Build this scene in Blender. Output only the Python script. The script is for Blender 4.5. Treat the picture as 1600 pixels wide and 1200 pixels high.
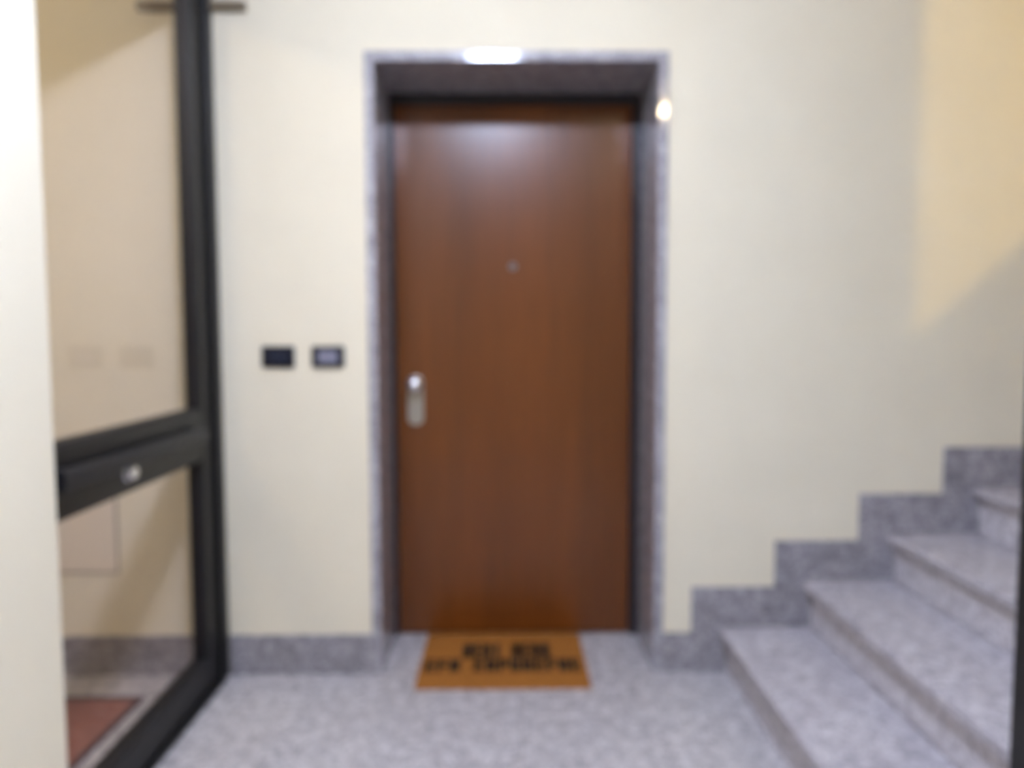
import bpy, bmesh, math, random
from mathutils import Vector, Matrix
random.seed(7)
S = bpy.context.scene
for o in list(bpy.data.objects):
    bpy.data.objects.remove(o)
C = S.collection

# ------------------------------------------------------------------ camera
CAM = dict(xc=-0.0389, D=2.6361, h=1.2397, pitch=0.0652, yaw=-0.0076, roll=-0.0022, f=1143.8)
cam_d = bpy.data.cameras.new('camera')
cam = bpy.data.objects.new('camera', cam_d)
C.objects.link(cam)
cy_, sy_ = math.cos(CAM['yaw']), math.sin(CAM['yaw'])
rt = Vector((cy_, sy_, 0)); f0 = Vector((-sy_, cy_, 0)); z_ = Vector((0, 0, 1))
cp_, sp_ = math.cos(CAM['pitch']), math.sin(CAM['pitch'])
fw = f0 * cp_ - z_ * sp_; up = f0 * sp_ + z_ * cp_
cr_, sr_ = math.cos(CAM['roll']), math.sin(CAM['roll'])
rt2 = rt * cr_ + up * sr_; up2 = -rt * sr_ + up * cr_
m = Matrix.Identity(4)
for i in range(3):
    m[i][0], m[i][1], m[i][2] = rt2[i], up2[i], -fw[i]
m[0][3], m[1][3], m[2][3] = CAM['xc'], -CAM['D'], CAM['h']
cam.matrix_world = m
cam_d.sensor_width = 36.0
cam_d.lens = CAM['f'] * 36.0 / 1600.0
cam_d.clip_start = 0.02
# the photograph is out of focus all over (the lens was focused far too close)
cam_d.dof.use_dof = True
cam_d.dof.focus_distance = 0.30
cam_d.dof.aperture_fstop = 5.0
S.camera = cam

# ------------------------------------------------------------------ view, world, lamps
S.view_settings.view_transform = 'Standard'
S.view_settings.look = 'None'
S.view_settings.gamma = 1.0
S.view_settings.use_curve_mapping = False
S.view_settings.exposure = 2.05
world = bpy.data.worlds.new('world'); S.world = world
world.use_nodes = True
world.node_tree.nodes['Background'].inputs[0].default_value = (0.9, 0.95, 1.0, 1)
world.node_tree.nodes['Background'].inputs[1].default_value = 0.05
COOL = dict(loc=(-0.115, -1.92, 2.88), r=0.14, col=(0.97, 1.13, 1.55), e=60.0, flat=0.33)
WARM = dict(loc=(1.15, -3.03, 2.94), r=0.013, col=(1.0, 0.78, 0.45), e=560.0)
STAIR = dict(loc=(2.10, -2.90, 2.75), r=0.030, col=(1.0, 0.66, 0.06), e=620.0)
VEST = dict(loc=(-2.0, -2.0, 2.80), r=0.10, col=(1.0, 0.87, 0.62), e=22.0)

# ------------------------------------------------------------------ materials
def mat(name, col=(0.5, 0.5, 0.5), rough=0.5, metal=0.0, spec=0.5):
    M = bpy.data.materials.new(name); M.use_nodes = True
    b = M.node_tree.nodes['Principled BSDF']
    b.inputs['Base Color'].default_value = (*col, 1)
    b.inputs['Roughness'].default_value = rough
    b.inputs['Metallic'].default_value = metal
    b.inputs['Specular IOR Level'].default_value = spec
    return M
def N(M, t, **kw):
    n = M.node_tree.nodes.new(t)
    for k, v in kw.items():
        setattr(n, k, v)
    return n
def L(M, a, b): M.node_tree.links.new(a, b)
def coords(M, scale=(1, 1, 1)):
    tc = N(M, 'ShaderNodeTexCoord'); mp = N(M, 'ShaderNodeMapping')
    mp.inputs['Scale'].default_value = scale
    L(M, tc.outputs['Object'], mp.inputs['Vector'])
    return mp.outputs['Vector']
def noise(M, vec, scale, detail=4, rough=0.6):
    n = N(M, 'ShaderNodeTexNoise')
    n.inputs['Scale'].default_value = scale; n.inputs['Detail'].default_value = detail
    n.inputs['Roughness'].default_value = rough
    L(M, vec, n.inputs['Vector'])
    return n.outputs['Fac']
def ramp(M, fac, stops):
    r = N(M, 'ShaderNodeValToRGB')
    els = r.color_ramp.elements
    while len(els) < len(stops): els.new(0.5)
    for e, (p, c) in zip(els, stops):
        e.position = p; e.color = (*c, 1)
    L(M, fac, r.inputs['Fac'])
    return r.outputs['Color']
def mixc(M, fac, a, b, mode='MIX'):
    n = N(M, 'ShaderNodeMix', data_type='RGBA', blend_type=mode)
    if isinstance(fac, float): n.inputs[0].default_value = fac
    else: L(M, fac, n.inputs[0])
    for k, x in ((6, a), (7, b)):
        if isinstance(x, tuple): n.inputs[k].default_value = (*x, 1)
        else: L(M, x, n.inputs[k])
    return n.outputs[2]
def bump(M, fac, strength, dist=0.002):
    b = N(M, 'ShaderNodeBump'); b.inputs['Strength'].default_value = strength; b.inputs['Distance'].default_value = dist
    L(M, fac, b.inputs['Height'])
    L(M, b.outputs['Normal'], M.node_tree.nodes['Principled BSDF'].inputs['Normal'])
def base(M, out): L(M, out, M.node_tree.nodes['Principled BSDF'].inputs['Base Color'])

def plaster(name, col):
    M = mat(name, col, 0.75, spec=0.25)
    v = coords(M)
    n = noise(M, v, 3.0, 3)
    base(M, ramp(M, n, [(0.3, tuple(c * 0.97 for c in col)), (0.7, tuple(min(1, c * 1.02) for c in col))]))
    bump(M, noise(M, v, 220, 2), 0.12, 0.001)
    return M
WALL = plaster('cream_wall_paint', (0.80, 0.735, 0.580))
CEIL = plaster('white_ceiling_paint', (0.82, 0.80, 0.74))

def granite(name, lo, mid, hi, rough, fine=150.0, blot=26.0):
    M = mat(name, mid, rough, spec=0.5)
    v = coords(M)
    big = noise(M, v, blot, 3, 0.65)
    c1 = ramp(M, big, [(0.36, lo), (0.5, mid), (0.64, hi)])
    vo = N(M, 'ShaderNodeTexVoronoi'); vo.inputs['Scale'].default_value = fine
    L(M, v, vo.inputs['Vector'])
    sep = N(M, 'ShaderNodeSeparateColor'); L(M, vo.outputs['Color'], sep.inputs[0])
    c2 = ramp(M, sep.outputs[0], [(0.0, (0.42, 0.40, 0.44)), (0.25, (0.85, 0.84, 0.86)), (0.75, (1.05, 1.04, 1.05)), (1.0, (1.3, 1.28, 1.28))])
    base(M, mixc(M, 0.85, c1, c2, 'MULTIPLY'))
    return M
G_FLOOR = granite('speckled_grey_granite', (0.36, 0.34, 0.345), (0.50, 0.475, 0.475), (0.64, 0.61, 0.60), 0.42)
G_SKIRT = granite('dark_grey_granite', (0.22, 0.21, 0.225), (0.315, 0.30, 0.32), (0.41, 0.39, 0.41), 0.40, blot=34.0)
G_STEP = granite('step_grey_granite', (0.36, 0.335, 0.355), (0.48, 0.45, 0.47), (0.59, 0.56, 0.57), 0.45)
G_RISER_LIT = granite('lit_riser_granite', (0.47, 0.44, 0.455), (0.60, 0.565, 0.58), (0.70, 0.67, 0.68), 0.40)  # lighter copy of the step granite; light on the risers put into colour
G_FRAME = granite('polished_door_granite', (0.30, 0.29, 0.32), (0.38, 0.37, 0.40), (0.47, 0.46, 0.49), 0.08)

WOOD = mat('brown_door_veneer', (0.2, 0.07, 0.025), 0.29, spec=0.52)
v = coords(WOOD, (9, 1, 0.35))
g1 = noise(WOOD, v, 6.0, 6, 0.65)
v2 = coords(WOOD, (2.2, 1, 0.12))
g2 = noise(WOOD, v2, 2.2, 2, 0.5)
ca = ramp(WOOD, g1, [(0.3, (0.116, 0.031, 0.0035)), (0.7, (0.162, 0.046, 0.0060))])
cb = ramp(WOOD, g2, [(0.35, (0.82, 0.80, 0.78)), (0.65, (1.12, 1.10, 1.05))])
base(WOOD, mixc(WOOD, 1.0, ca, cb, 'MULTIPLY'))
bump(WOOD, g1, 0.08, 0.0006)

BLACK = mat('black_door_frame_steel', (0.016, 0.012, 0.016), 0.35)
BRONZE = mat('dark_bronze_aluminium', (0.020, 0.0185, 0.0175), 0.45, spec=0.40)
nb = noise(BRONZE, coords(BRONZE), 90, 2)
base(BRONZE, ramp(BRONZE, nb, [(0.3, (0.0095, 0.0088, 0.0092)), (0.7, (0.0145, 0.0135, 0.0130))]))
RUBBER = mat('black_rubber', (0.008, 0.008, 0.011), 0.5)
BAR = mat('brown_anodised_bar', (0.20, 0.155, 0.10), 0.5)
CHROME = mat('satin_chrome', (0.90, 0.90, 0.92), 0.22, metal=1.0)
NICKEL = mat('brushed_nickel', (0.46, 0.43, 0.38), 0.42, metal=0.7)
LENS = mat('peephole_glass', (0.05, 0.05, 0.06), 0.08)
PLATE = mat('dark_navy_plastic', (0.008, 0.010, 0.020), 0.35)
KEYD = mat('dark_key_plastic', (0.017, 0.022, 0.042), 0.3)
KEYL = mat('lilac_grey_key_plastic', (0.24, 0.24, 0.32), 0.35)
HATCH = mat('hatch_paint', (0.78, 0.69, 0.57), 0.55)
GAP = mat('hatch_shadow_gap', (0.36, 0.30, 0.24), 0.8)
WHITE = mat('white_enamel', (0.8, 0.8, 0.8), 0.4)
def fuzzy(name, c0, c1, sc):
    M = mat(name, c0, 0.95, spec=0.1)
    v = coords(M); n = noise(M, v, sc, 5, 0.7)
    base(M, ramp(M, n, [(0.3, c0), (0.7, c1)]))
    bump(M, noise(M, v, sc * 4, 3), 0.7, 0.004)
    return M
COIR = fuzzy('orange_coir', (0.30, 0.115, 0.022), (0.43, 0.170, 0.036), 60)
INK = fuzzy('dark_coir_print', (0.020, 0.015, 0.012), (0.045, 0.033, 0.026), 80)
REDMAT = fuzzy('red_brown_mat_pile', (0.22, 0.075, 0.045), (0.32, 0.115, 0.065), 40)
REDEDGE = fuzzy('dark_red_mat_border', (0.07, 0.028, 0.022), (0.10, 0.040, 0.030), 40)

GLASS = bpy.data.materials.new('tinted_pane_glass'); GLASS.use_nodes = True
nt = GLASS.node_tree; nt.nodes.clear()
out = N(GLASS, 'ShaderNodeOutputMaterial'); mx = N(GLASS, 'ShaderNodeMixShader')
tr = N(GLASS, 'ShaderNodeBsdfTransparent'); tr.inputs[0].default_value = (0.985, 0.965, 0.96, 1)
gl = N(GLASS, 'ShaderNodeBsdfGlossy'); gl.inputs['Roughness'].default_value = 0.0
geo = N(GLASS, 'ShaderNodeNewGeometry')
dt = N(GLASS, 'ShaderNodeVectorMath', operation='DOT_PRODUCT')
L(GLASS, geo.outputs['Normal'], dt.inputs[0]); L(GLASS, geo.outputs['Incoming'], dt.inputs[1])
ab = N(GLASS, 'ShaderNodeMath', operation='ABSOLUTE'); L(GLASS, dt.outputs['Value'], ab.inputs[0])
su = N(GLASS, 'ShaderNodeMath', operation='SUBTRACT'); su.inputs[0].default_value = 1.0; L(GLASS, ab.outputs[0], su.inputs[1])
pw = N(GLASS, 'ShaderNodeMath', operation='POWER'); L(GLASS, su.outputs[0], pw.inputs[0]); pw.inputs[1].default_value = 5.0
ma = N(GLASS, 'ShaderNodeMath', operation='MULTIPLY_ADD'); L(GLASS, pw.outputs[0], ma.inputs[0]); ma.inputs[1].default_value = 0.70; ma.inputs[2].default_value = 0.035
L(GLASS, ma.outputs[0], mx.inputs[0]); L(GLASS, tr.outputs[0], mx.inputs[1]); L(GLASS, gl.outputs[0], mx.inputs[2])
L(GLASS, mx.outputs[0], out.inputs[0])

def emit(name, col, e):
    M = bpy.data.materials.new(name); M.use_nodes = True
    b = M.node_tree.nodes['Principled BSDF']
    b.inputs['Base Color'].default_value = (0.8, 0.8, 0.8, 1)
    b.inputs['Emission Color'].default_value = (*col, 1); b.inputs['Emission Strength'].default_value = e
    return M

# ------------------------------------------------------------------ mesh helpers
def bx(bm, x0, x1, y0, y1, z0, z1):
    vs = [bm.verts.new(p) for p in ((x0, y0, z0), (x1, y0, z0), (x1, y1, z0), (x0, y1, z0), (x0, y0, z1), (x1, y0, z1), (x1, y1, z1), (x0, y1, z1))]
    for f in ((0, 3, 2, 1), (4, 5, 6, 7), (0, 1, 5, 4), (1, 2, 6, 5), (2, 3, 7, 6), (3, 0, 4, 7)):
        bm.faces.new([vs[i] for i in f])
def prism(bm, pts, y0, y1):
    """polygon in X-Z extruded along Y"""
    a = [bm.verts.new((x, y0, z)) for x, z in pts]; b = [bm.verts.new((x, y1, z)) for x, z in pts]
    n = len(pts)
    bm.faces.new(a); bm.faces.new(b[::-1])
    for i in range(n):
        bm.faces.new((a[i], b[i], b[(i + 1) % n], a[(i + 1) % n]))
def lathe(bm, prof, c, axis='Y', seg=32):
    """prof: (radius, offset along axis)"""
    rings = []
    for r, t in prof:
        ring = []
        for i in range(seg):
            a = 2 * math.pi * i / seg; u, w = r * math.cos(a), r * math.sin(a)
            p = {'Y': (u, t, w), 'Z': (u, w, t), 'X': (t, u, w)}[axis]
            ring.append(bm.verts.new((c[0] + p[0], c[1] + p[1], c[2] + p[2])))
        rings.append(ring)
    for a, b in zip(rings, rings[1:]):
        for i in range(seg):
            bm.faces.new((a[i], a[(i + 1) % seg], b[(i + 1) % seg], b[i]))
    bm.faces.new(rings[0]); bm.faces.new(rings[-1])
def capsule(w, h, cx, cz, seg=10, r=None):
    r = r or w / 2; pts = []
    for qx, qz, a0 in ((1, 1, 0), (-1, 1, 90), (-1, -1, 180), (1, -1, 270)):
        for i in range(seg + 1):
            a = math.radians(a0 + 90 * i / seg)
            pts.append((cx + qx * (w / 2 - r) + r * math.cos(a), cz + qz * (h / 2 - r) + r * math.sin(a)))
    return pts
def new(name, fill, m, parent=None, bevel=0.0, smooth=False, seg=2, loc=None):
    bm = bmesh.new(); fill(bm)
    bmesh.ops.remove_doubles(bm, verts=bm.verts, dist=1e-6)
    bmesh.ops.recalc_face_normals(bm, faces=bm.faces)
    if bevel:
        ed = [e for e in bm.edges if len(e.link_faces) == 2 and e.calc_face_angle(0) > 0.6]
        bmesh.ops.bevel(bm, geom=ed, offset=bevel, segments=seg, affect='EDGES', profile=0.5)
    if loc:
        bmesh.ops.translate(bm, verts=bm.verts, vec=[-c for c in loc])
    me = bpy.data.meshes.new(name); bm.to_mesh(me); bm.free()
    me.materials.append(m)
    if smooth:
        for p in me.polygons: p.use_smooth = True
    o = bpy.data.objects.new(name, me); C.objects.link(o)
    if loc: o.location = loc
    if parent:
        o.parent = parent
        pl = Vector((0, 0, 0))
        p = parent
        while p: pl += p.location; p = p.parent
        o.location = Vector(loc or (0, 0, 0)) - pl
    return o
def box(name, m, x0, x1, y0, y1, z0, z1, parent=None, bevel=0.0, seg=2):
    return new(name, lambda b: bx(b, x0, x1, y0, y1, z0, z1), m, parent, bevel, seg=seg)
def empty(name, loc):
    o = bpy.data.objects.new(name, None); C.objects.link(o); o.location = loc; o.empty_display_size = 0.1
    return o
def tag(o, label, cat, group=None, kind=None):
    o['label'] = label; o['category'] = cat
    if group: o['group'] = group
    if kind: o['kind'] = kind
    return o

# ------------------------------------------------------------------ dimensions
OW = 0.5            # half width of the stone opening
CT = 0.034          # thickness of the stone surround
ZL = 2.200          # underside of the stone lintel
DEP = 0.350         # depth of the reveal
CEILZ = 3.06
X0, X1, Y0 = -3.2, 3.3, -5.2
RX, TR, RZ = 0.772, 0.305, 0.172      # stairs: first riser, tread, rise
SX, SB = 0.639, 0.1457                # skirting outline
ST = 0.013                            # skirting thickness
NSTEP = 7
WLX = -0.93                           # hall face of the left wall
GX = -1.107                           # plane of the door glass

# ------------------------------------------------------------------ shell
def f(b):
    bx(b, X0, -OW - CT, 0, 0.5, 0, CEILZ); bx(b, OW + CT, X1, 0, 0.5, 0, CEILZ)
    bx(b, -OW - CT, OW + CT, 0, 0.5, ZL + CT, CEILZ)
tag(new('wall_back', f, WALL), 'cream plastered wall around the brown door', 'wall', kind='structure')
fl = tag(box('floor', mat('joint_mortar', (0.17, 0.155, 0.155), 0.9), X0 - 0.2, X1 + 0.2, Y0 - 0.2, 0.6, -0.12, -0.004), 'grey speckled granite hall floor', 'floor', kind='structure')
# granite slabs, thin recessed joints; the row edges follow the stair line
J = 0.0010
xs = [X0, -2.70, -2.315, -1.93, -1.545, -1.165, -0.768, -0.383, 0.002, 0.387, RX, 1.16, 1.55, 1.94, 2.33, 2.72, X1]
ys = [-0.001, -1.10, -2.20, -3.30, -4.30, Y0]
k = 0
for i in range(len(xs) - 1):
    for j in range(len(ys) - 1):
        if xs[i] >= RX - 0.01 and j == 0: continue          # under the stairs
        dz = random.uniform(-0.0004, 0.0004)
        box('slab', G_FLOOR, xs[i] + J, xs[i + 1] - J, ys[j + 1] + J, ys[j] - J, -0.02, dz, fl)
box('slab', G_FLOOR, -OW + J, OW - J, 0.001, 0.40, -0.02, 0.0, fl)
tag(box('ceiling', CEIL, X0 - 0.2, X1 + 0.2, Y0 - 0.2, 0.5, CEILZ, CEILZ + 0.15), 'white painted hall ceiling', 'ceiling', kind='structure')
WD = -1.20          # near end of the glazed opening
def f(b):
    bx(b, -1.30, WLX, Y0, WD, 0, CEILZ); bx(b, -1.30, WLX, WD, 0, 2.52, CEILZ)
tag(new('wall_left', f, WALL), 'pale plastered wall corner beside the glazed door', 'wall', kind='structure')
tag(box('wall_right', WALL, X1, X1 + 0.15, Y0 - 0.15, 0.5, 0, CEILZ), 'cream end wall beyond the stairs', 'wall', kind='structure')
tag(box('wall_front', WALL, X0 - 0.15, X1 + 0.15, Y0 - 0.15, Y0, 0, CEILZ), 'cream wall at the near end of the hall', 'wall', kind='structure')
tag(box('wall_far_left', WALL, X0 - 0.15, X0, Y0, 0.5, 0, CEILZ), 'cream wall at the far side of the vestibule', 'wall', kind='structure')

# stair side: dark metal clad pier and unseen walls added to shape the warm light
pier = tag(box('pillar', BRONZE, 0.889, 1.315, -1.42, -1.335, 0, CEILZ, bevel=0.004), 'near-black metal pillar standing beside the granite stairs', 'pillar')
def f(b):
    prism(b, [(0.87, 0), (X1, 0), (X1, CEILZ), (2.95, CEILZ), (1.80, 2.072), (1.80, CEILZ), (0.95, CEILZ), (0.95, 1.856), (0.87, 1.797)], -1.70, -1.60)
tag(box('wall_spill_blocker', WALL, 1.50, 1.60, Y0, -1.70, 0, CEILZ), 'unseen cream wall added to keep the stair lamp light out of the hall', 'wall', kind='structure')  # added out of view to stop the stair lamp spilling into the hall
tag(new('wall_light_blocker', f, WALL), 'unseen cream blocker with a sloping opening, added to shape the warm light', 'wall', kind='structure')  # unseen blocker, its outline cut to shape warm patches on the back wall

# ------------------------------------------------------------------ brown door and its stone surround
tm = tag(empty('trim_1', (0, 0, 0)), 'pale polished granite surround of the brown door', 'door surround', kind='structure')
YF = -0.012
box('jamb', G_FRAME, -OW - CT, -OW, YF, 0.42, 0, ZL, tm, 0.003)
box('jamb', G_FRAME, OW, OW + CT, YF, 0.42, 0, ZL, tm, 0.003)
box('lintel', G_FRAME, -OW - CT, OW + CT, YF, 0.42, ZL, ZL + CT, tm, 0.003)

d1 = tag(empty('door_1', (0, DEP, 0)), 'smooth brown wooden flat door in the granite surround', 'door', kind='structure')
LX0, LX1, LZ0, LZ1 = -0.484, 0.466, 0.008, 2.155
def f(b):
    bx(b, -OW, LX0 - 0.003, DEP - 0.018, 0.43, 0, ZL); bx(b, LX1 + 0.003, OW, DEP - 0.018, 0.43, 0, ZL)
    bx(b, LX0 - 0.003, LX1 + 0.003, DEP - 0.018, 0.43, LZ1 + 0.003, ZL)
new('frame', f, BLACK, d1, 0.002)['label'] = 'thin black steel frame'
box('leaf', WOOD, LX0, LX1, DEP - 0.010, 0.41, LZ0, LZ1, d1, 0.003)
LY = DEP - 0.010
lk = new('lock_plate', lambda b: prism(b, capsule(0.064, 0.200, -0.409, 0.980, r=0.026), LY - 0.008, LY + 0.002), NICKEL, d1, 0.003)
lk['label'] = 'satin metal lock plate with rounded ends'
new('lock_cylinder', lambda b: lathe(b, [(0.015, 0.0), (0.015, -0.006), (0.012, -0.009), (0.004, -0.009)], (-0.409, LY - 0.007, 0.935)), NICKEL, lk, smooth=False)
kp = [(0.026, 0.001), (0.026, -0.004), (0.012, -0.008), (0.011, -0.028)]
kp += [(0.031 * math.sin(a), -0.052 - 0.024 * math.cos(a + math.pi)) for a in []]
for i in range(1, 12):
    a = math.pi * (0.10 + 0.90 * i / 11.0)
    kp.append((max(0.001, 0.031 * math.sin(a)), -0.050 + 0.024 * math.cos(a)))
new('knob', lambda b: lathe(b, kp, (-0.407, LY - 0.007, 1.046)), CHROME, d1, smooth=True)['label'] = 'shiny round chrome knob'
pe = new('peephole', lambda b: lathe(b, [(0.014, 0.001), (0.0145, -0.003), (0.011, -0.006), (0.009, -0.005), (0.001, -0.005)], (-0.012, LY, 1.520)), mat('dull_steel', (0.30, 0.30, 0.33), 0.4), d1)
new('lens', lambda b: lathe(b, [(0.0085, 0.0), (0.007, -0.0025), (0.003, -0.004), (0.0005, -0.0045)], (-0.012, LY - 0.004, 1.520)), LENS, pe, smooth=True)

# ------------------------------------------------------------------ skirting and stairs
tag(box('baseboard_back', G_SKIRT, -1.055, -OW - CT, -ST, 0, 0, SB, bevel=0.002), 'dark granite skirting left of the brown door', 'skirting', kind='structure')
tag(box('baseboard_vestibule', G_SKIRT, X0, -1.165, -ST, 0, 0, SB, bevel=0.002), 'dark granite skirting seen through the door glass', 'skirting', kind='structure')
sk = tag(empty('trim_2', (OW + CT, 0, 0)), 'stepped dark granite skirting climbing along the stairs', 'skirting', kind='structure')
def f(b): prism(b, [(OW + CT, 0), (RX, 0), (RX, SB), (OW + CT, SB)], -ST, 0)
new('skirting_board', f, G_SKIRT, sk, 0.0015)
for s in range(1, NSTEP + 1):
    xk = SX + TR * (s - 1); r0 = RX + TR * (s - 1); r1 = RX + TR * s; zt0 = SB + RZ * (s - 1); zt1 = SB + RZ * s; zk = RZ * s
    xe = r1 if s < NSTEP else X1
    pts = [(xk, zt0), (r0, zt0), (r0, zk), (xe, zk), (xe, zt1), (xk, zt1)]
    new('skirting_board', lambda b: prism(b, pts, -ST, 0), G_SKIRT, sk, 0.0015)
XE = X1 - 0.002
stc = tag(empty('staircase', (RX, -0.64, 0)), 'grey granite stairs climbing beside the wall to the right of the door', 'stairs')
SY0, SY1 = -1.27, -ST
NOSE, TT = 0.034, 0.030
def f(b):
    pts = [(RX + 0.02, 0)]
    for s in range(1, NSTEP + 1):
        pts += [(RX + 0.02 + TR * (s - 1), RZ * s - TT), ((RX + 0.02 + TR * s) if s < NSTEP else XE, RZ * s - TT)]
    pts.append((XE, 0))
    prism(b, pts, SY0 + 0.02, SY1)
new('core', f, mat('stair_side_plaster', (0.6, 0.55, 0.45), 0.8), stc)
for s in range(1, NSTEP + 1):
    r0 = RX + TR * (s - 1); r1 = (RX + TR * s + 0.019) if s < NSTEP else XE
    box('riser', G_RISER_LIT, r0, r0 + 0.0195, SY0 + 0.01, SY1, RZ * (s - 1) + (0.0005 if s > 1 else 0), RZ * s - TT, stc)
    box('tread', G_STEP, r0 - NOSE, r1 - 0.0195 + 0.0, SY0, SY1, RZ * s - TT, RZ * s, stc, 0.004)

# ------------------------------------------------------------------ glazed dark aluminium door on the left
d2 = tag(empty('door_2', (GX, -0.05, 0)), 'glazed dark bronze aluminium door with a broad middle rail', 'door', kind='structure')
ZT = 2.424
fr = box('frame', BRONZE, -1.160, -1.060, -0.052, 0, 0, ZT, d2, 0.003)
box('frame', BRONZE, -1.160, -1.060, WD, WD + 0.05, 0, ZT, d2, 0.003)
box('frame', BRONZE, -1.160, -1.060, WD, 0, ZT, 2.52, d2, 0.003)
box('threshold', BRONZE, -1.160, -1.050, WD + 0.05, -0.052, 0, 0.012, d2, 0.003)
n_before = set(bpy.data.objects)
LF, LB = -1.080, -1.134
yA, yB = -0.056, WD + 0.054
SW = 0.088
box('stile', BRONZE, LB, LF, yA - SW, yA, 0.016, ZT - 0.004, d2, 0.003)
box('stile', BRONZE, LB, LF, yB, yB + SW, 0.016, ZT - 0.004, d2, 0.003)
ya, yb = yA - SW, yB + SW
box('bottom_rail', BRONZE, LB, LF, yb, ya, 0.016, 0.118, d2, 0.003)
box('top_rail', BRONZE, LB, LF, yb, ya, ZT - 0.004 - 0.02, ZT - 0.004, d2, 0.003)
MR0, MR1 = 0.824, 0.988
mr = box('middle_rail', BRONZE, LB, LF, yb, ya, MR0, MR1, d2, 0.003)
box('glass_pane', GLASS, GX - 0.003, GX + 0.003, yb - 0.006, ya + 0.006, MR1 - 0.006, ZT - 0.024 + 0.006, d2)['label'] = 'tall upper glass pane'
box('glass_pane', GLASS, GX - 0.003, GX + 0.003, yb - 0.006, ya + 0.006, 0.112, MR0 + 0.006, d2)['label'] = 'lower glass pane'
# glazing gaskets
for z0, z1 in ((0.118, MR0), (MR1, ZT - 0.024)):
    def f(b):
        for xa, xb in ((GX + 0.003, LF - 0.004), (LB + 0.004, GX - 0.003)):
            bx(b, xa, xb, ya - 0.008, ya, z0, z1); bx(b, xa, xb, yb, yb + 0.008, z0, z1)
            bx(b, xa, xb, yb + 0.008, ya - 0.008, z0, z0 + 0.008); bx(b, xa, xb, yb + 0.008, ya - 0.008, z1 - 0.008, z1)
    new('gasket', f, RUBBER, d2)
# push handle on the middle rail
hd = new('handle', lambda b: prism_y(b), RUBBER, d2) if False else None
def f(b):
    prof = []
    for i in range(12):
        a = 2 * math.pi * i / 12
        prof.append((LF + 0.032 + 0.013 * math.cos(a), 0.918 + 0.026 * math.sin(a)))
    prism(b, prof, -1.02, -0.200)
hd = new('push_bar', f, RUBBER, d2, smooth=False); hd['label'] = 'long black horizontal push bar'
for y in (-0.225, -0.985):
    box('bracket', RUBBER, LF - 0.002, LF + 0.026, y - 0.018, y + 0.018, 0.896, 0.940, hd, 0.004)
lc = new('lock_cylinder', lambda b: lathe(b, [(0.026, -0.002), (0.026, 0.005), (0.021, 0.009), (0.020, 0.020), (0.015, 0.025), (0.002, 0.025)], (LF, -0.665, 0.874), 'X'), CHROME, d2)
lc['label'] = 'small chrome lock cylinder'
box('key_slot', RUBBER, LF + 0.0245, LF + 0.0255, -0.6665, -0.6635, 0.868, 0.880, lc)

# the leaf stands slightly ajar, turned about its far stile
AJ = Matrix.Translation((GX, -0.056, 0)) @ Matrix.Rotation(0.018, 4, 'Z') @ Matrix.Translation((-GX, 0.056, 0))
bpy.context.view_layer.update()
for o in [o for o in bpy.data.objects if o not in n_before]:
    mw = Matrix.Translation(o.parent.location if o.parent is d2 else o.parent.location + d2.location) @ Matrix.Translation(o.location)
    o.data.transform(mw.inverted() @ AJ @ mw)

# brown bar fixed on the wall above the door
def f(b): bx(b, -1.315, -0.938, -0.022, 0.0, 2.368, 2.400)
wb = tag(new('wall_bar', f, BAR, bevel=0.003), 'short brown metal bar fixed on the wall behind the dark door frame', 'bar')

# flush hatch on the wall behind the glass
ht = tag(empty('wall_hatch', (-1.70, 0, 0.38)), 'flush painted meter hatch on the wall behind the door glass', 'hatch')
def f(b):
    bx(b, -1.953, -1.454, -0.003, 0.0, 0.378, 0.802)
new('hatch_frame', f, GAP, ht)
box('hatch_door', HATCH, -1.947, -1.462, -0.007, -0.002, 0.386, 0.794, ht, 0.002)
box('latch', NICKEL, -1.912, -1.895, -0.013, -0.008, 0.64, 0.67, ht, 0.002)

# ------------------------------------------------------------------ wall plates
def wall_plate(name, cx, key, label, cat):
    t = tag(empty(name, (cx, 0, 1.1675)), label, cat, 'switch plates beside the door')
    new('cover_plate', lambda b: prism(b, capsule(0.117, 0.077, cx, 1.1675, seg=4, r=0.006), -0.010, 0.0), PLATE, t, 0.002)
    for k in (-1, 0, 1):
        x = cx + 0.0232 * k
        box('rocker', key, x - 0.0111, x + 0.0111, -0.0135, -0.009, 1.1675 - 0.0225, 1.1675 + 0.0225, t, 0.0015)
    return t
wall_plate('switch_plate', -0.8565, KEYD, 'dark wall plate with dark keys, farther from the brown door', 'switch')
wall_plate('switch_plate', -0.6785, KEYL, 'dark wall plate with pale grey keys, nearer the brown door', 'switch')

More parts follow.
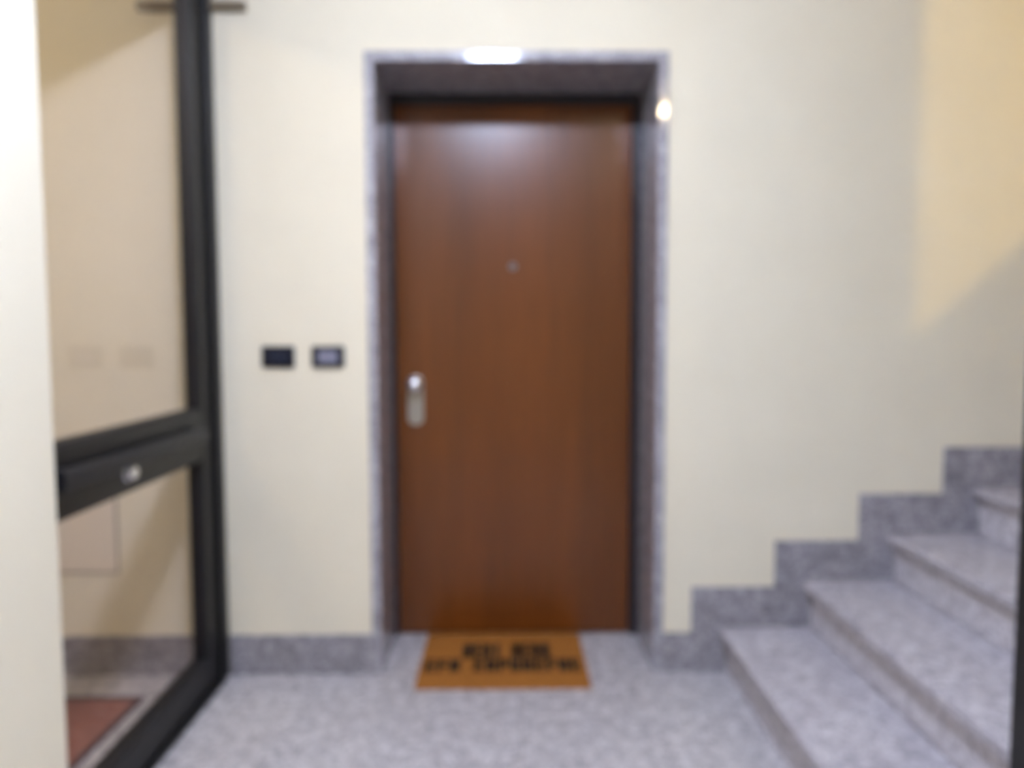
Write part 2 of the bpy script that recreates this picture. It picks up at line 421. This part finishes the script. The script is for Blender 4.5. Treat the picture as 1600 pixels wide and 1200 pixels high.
# ------------------------------------------------------------------ doormats
MX0, MX1, MY0, MY1 = -0.366, 0.258, -0.138, DEP - 0.022
dm = tag(empty('doormat', (-0.055, 0.1, 0)), 'orange coir doormat with dark lettering in front of the brown door', 'doormat')
def f(b):
    nx, ny = 48, 36
    g = [[None] * (ny + 1) for _ in range(nx + 1)]
    for i in range(nx + 1):
        for j in range(ny + 1):
            e = 0.0 if 0 < i < nx and 0 < j < ny else 1.0
            x = MX0 + (MX1 - MX0) * i / nx + e * random.uniform(-0.001, 0.001); y = MY0 + (MY1 - MY0) * j / ny
            g[i][j] = b.verts.new((x, y, 0.012 + random.uniform(-0.0007, 0.0007) - e * 0.003))
    for i in range(nx):
        for j in range(ny):
            b.faces.new((g[i][j], g[i + 1][j], g[i + 1][j + 1], g[i][j + 1]))
    rim = [g[i][0] for i in range(nx + 1)] + [g[nx][j] for j in range(1, ny + 1)] + [g[i][ny] for i in range(nx - 1, -1, -1)] + [g[0][j] for j in range(ny - 1, 0, -1)]
    low = [b.verts.new((v.co.x, v.co.y, 0.0005)) for v in rim]
    n = len(rim)
    for i in range(n):
        b.faces.new((rim[i], rim[(i + 1) % n], low[(i + 1) % n], low[i]))
    b.faces.new(low)
new('pile', f, COIR, dm, smooth=False)
# two lines of bold print that the photograph leaves unreadable: letter-like strokes only
def strokes(b, x, y, w, h, t, code):
    z0, z1 = 0.0125, 0.0138
    q = {'l': (x, x + t, y, y + h), 'r': (x + w - t, x + w, y, y + h), 'm': (x + w / 2 - t / 2, x + w / 2 + t / 2, y, y + h),
         't': (x, x + w, y + h - t, y + h), 'c': (x, x + w, y + h / 2 - t / 2, y + h / 2 + t / 2), 'b': (x, x + w, y, y + t),
         'u': (x + w - t, x + w, y + h / 2, y + h)}
    for ch in code:
        a0, a1, b0, b1 = q[ch]; bx(b, a0, a1, b0, b1, z0, z1)
def line(codes, xa, xb, y, h, t, gap):
    n = len(codes); w = (xb - xa - gap * (n - 1)) / n
    for i, c in enumerate(codes):
        if c:
            new('letter', lambda b: strokes(b, xa + i * (w + gap), y, w, h, t, c), INK, dm)
line(['lbr', 'ltcb', 'ltr', 'm', None, 'ltcur', 'ltcb', 'ltcr', 'lr'], -0.210, 0.125, 0.088, 0.130, 0.019, 0.006)
line(['ltcb', 'ltc', 'lrc', None, 'ltcb', 'lrc', 'ltcu', 'lrb', 'lcr', 'ltcb', 'ltc', 'lcr', 'ltcb'], -0.345, 0.236, -0.024, 0.102, 0.018, 0.006)

rm = tag(empty('vestibule_mat', (-1.7, -0.9, 0)), 'red-brown mat on the floor behind the door glass', 'doormat')
box('pile', REDMAT, -2.30, -1.300, -1.75, -0.215, 0.0005, 0.010, rm, 0.002)
def f(b):
    bx(b, -2.32, -1.300, -0.215, -0.190, 0.0005, 0.011); bx(b, -2.32, -1.300, -1.775, -1.75, 0.0005, 0.011)
    bx(b, -1.300, -1.283, -1.775, -0.190, 0.0005, 0.011); bx(b, -2.32, -2.30, -1.75, -0.215, 0.0005, 0.011)
new('border', f, REDEDGE, rm)

# ------------------------------------------------------------------ lamps (above and behind the frame)
def globe(b, c, r, flat):
    bmesh.ops.create_uvsphere(b, u_segments=32, v_segments=16, radius=r, matrix=Matrix.Translation(c) @ Matrix.Diagonal((1, 1, flat, 1)))
def lamp(P, label, name):
    x, y, z = P['loc']
    t = tag(empty(name, (x, y, CEILZ)), label, 'lamp')
    new('lamp_base', lambda b: lathe(b, [(P['r'] * 0.8, 0.0), (P['r'] * 0.8, z + P['r'] * P.get('flat', 1.0) * 0.5 - CEILZ), (0.004, z + P['r'] * P.get('flat', 1.0) * 0.5 - CEILZ)], (x, y, CEILZ), 'Z'), WHITE, t)
    new('globe', lambda b: globe(b, (x, y, z), P['r'], P.get('flat', 1.0)), emit(name + '_glow', P['col'], P['e']), t, smooth=True)
lamp(COOL, 'cool white glowing globe lamp under the hall ceiling before the door', 'ceiling_lamp')
lamp(STAIR, 'warm amber bulb under the ceiling behind the added light blocker', 'stair_lamp')
lamp(VEST, 'warm white globe lamp under the vestibule ceiling behind the door glass', 'vestibule_lamp')
lamp(WARM, 'small warm glowing bulb under the ceiling beyond the stairs', 'bulb_lamp')
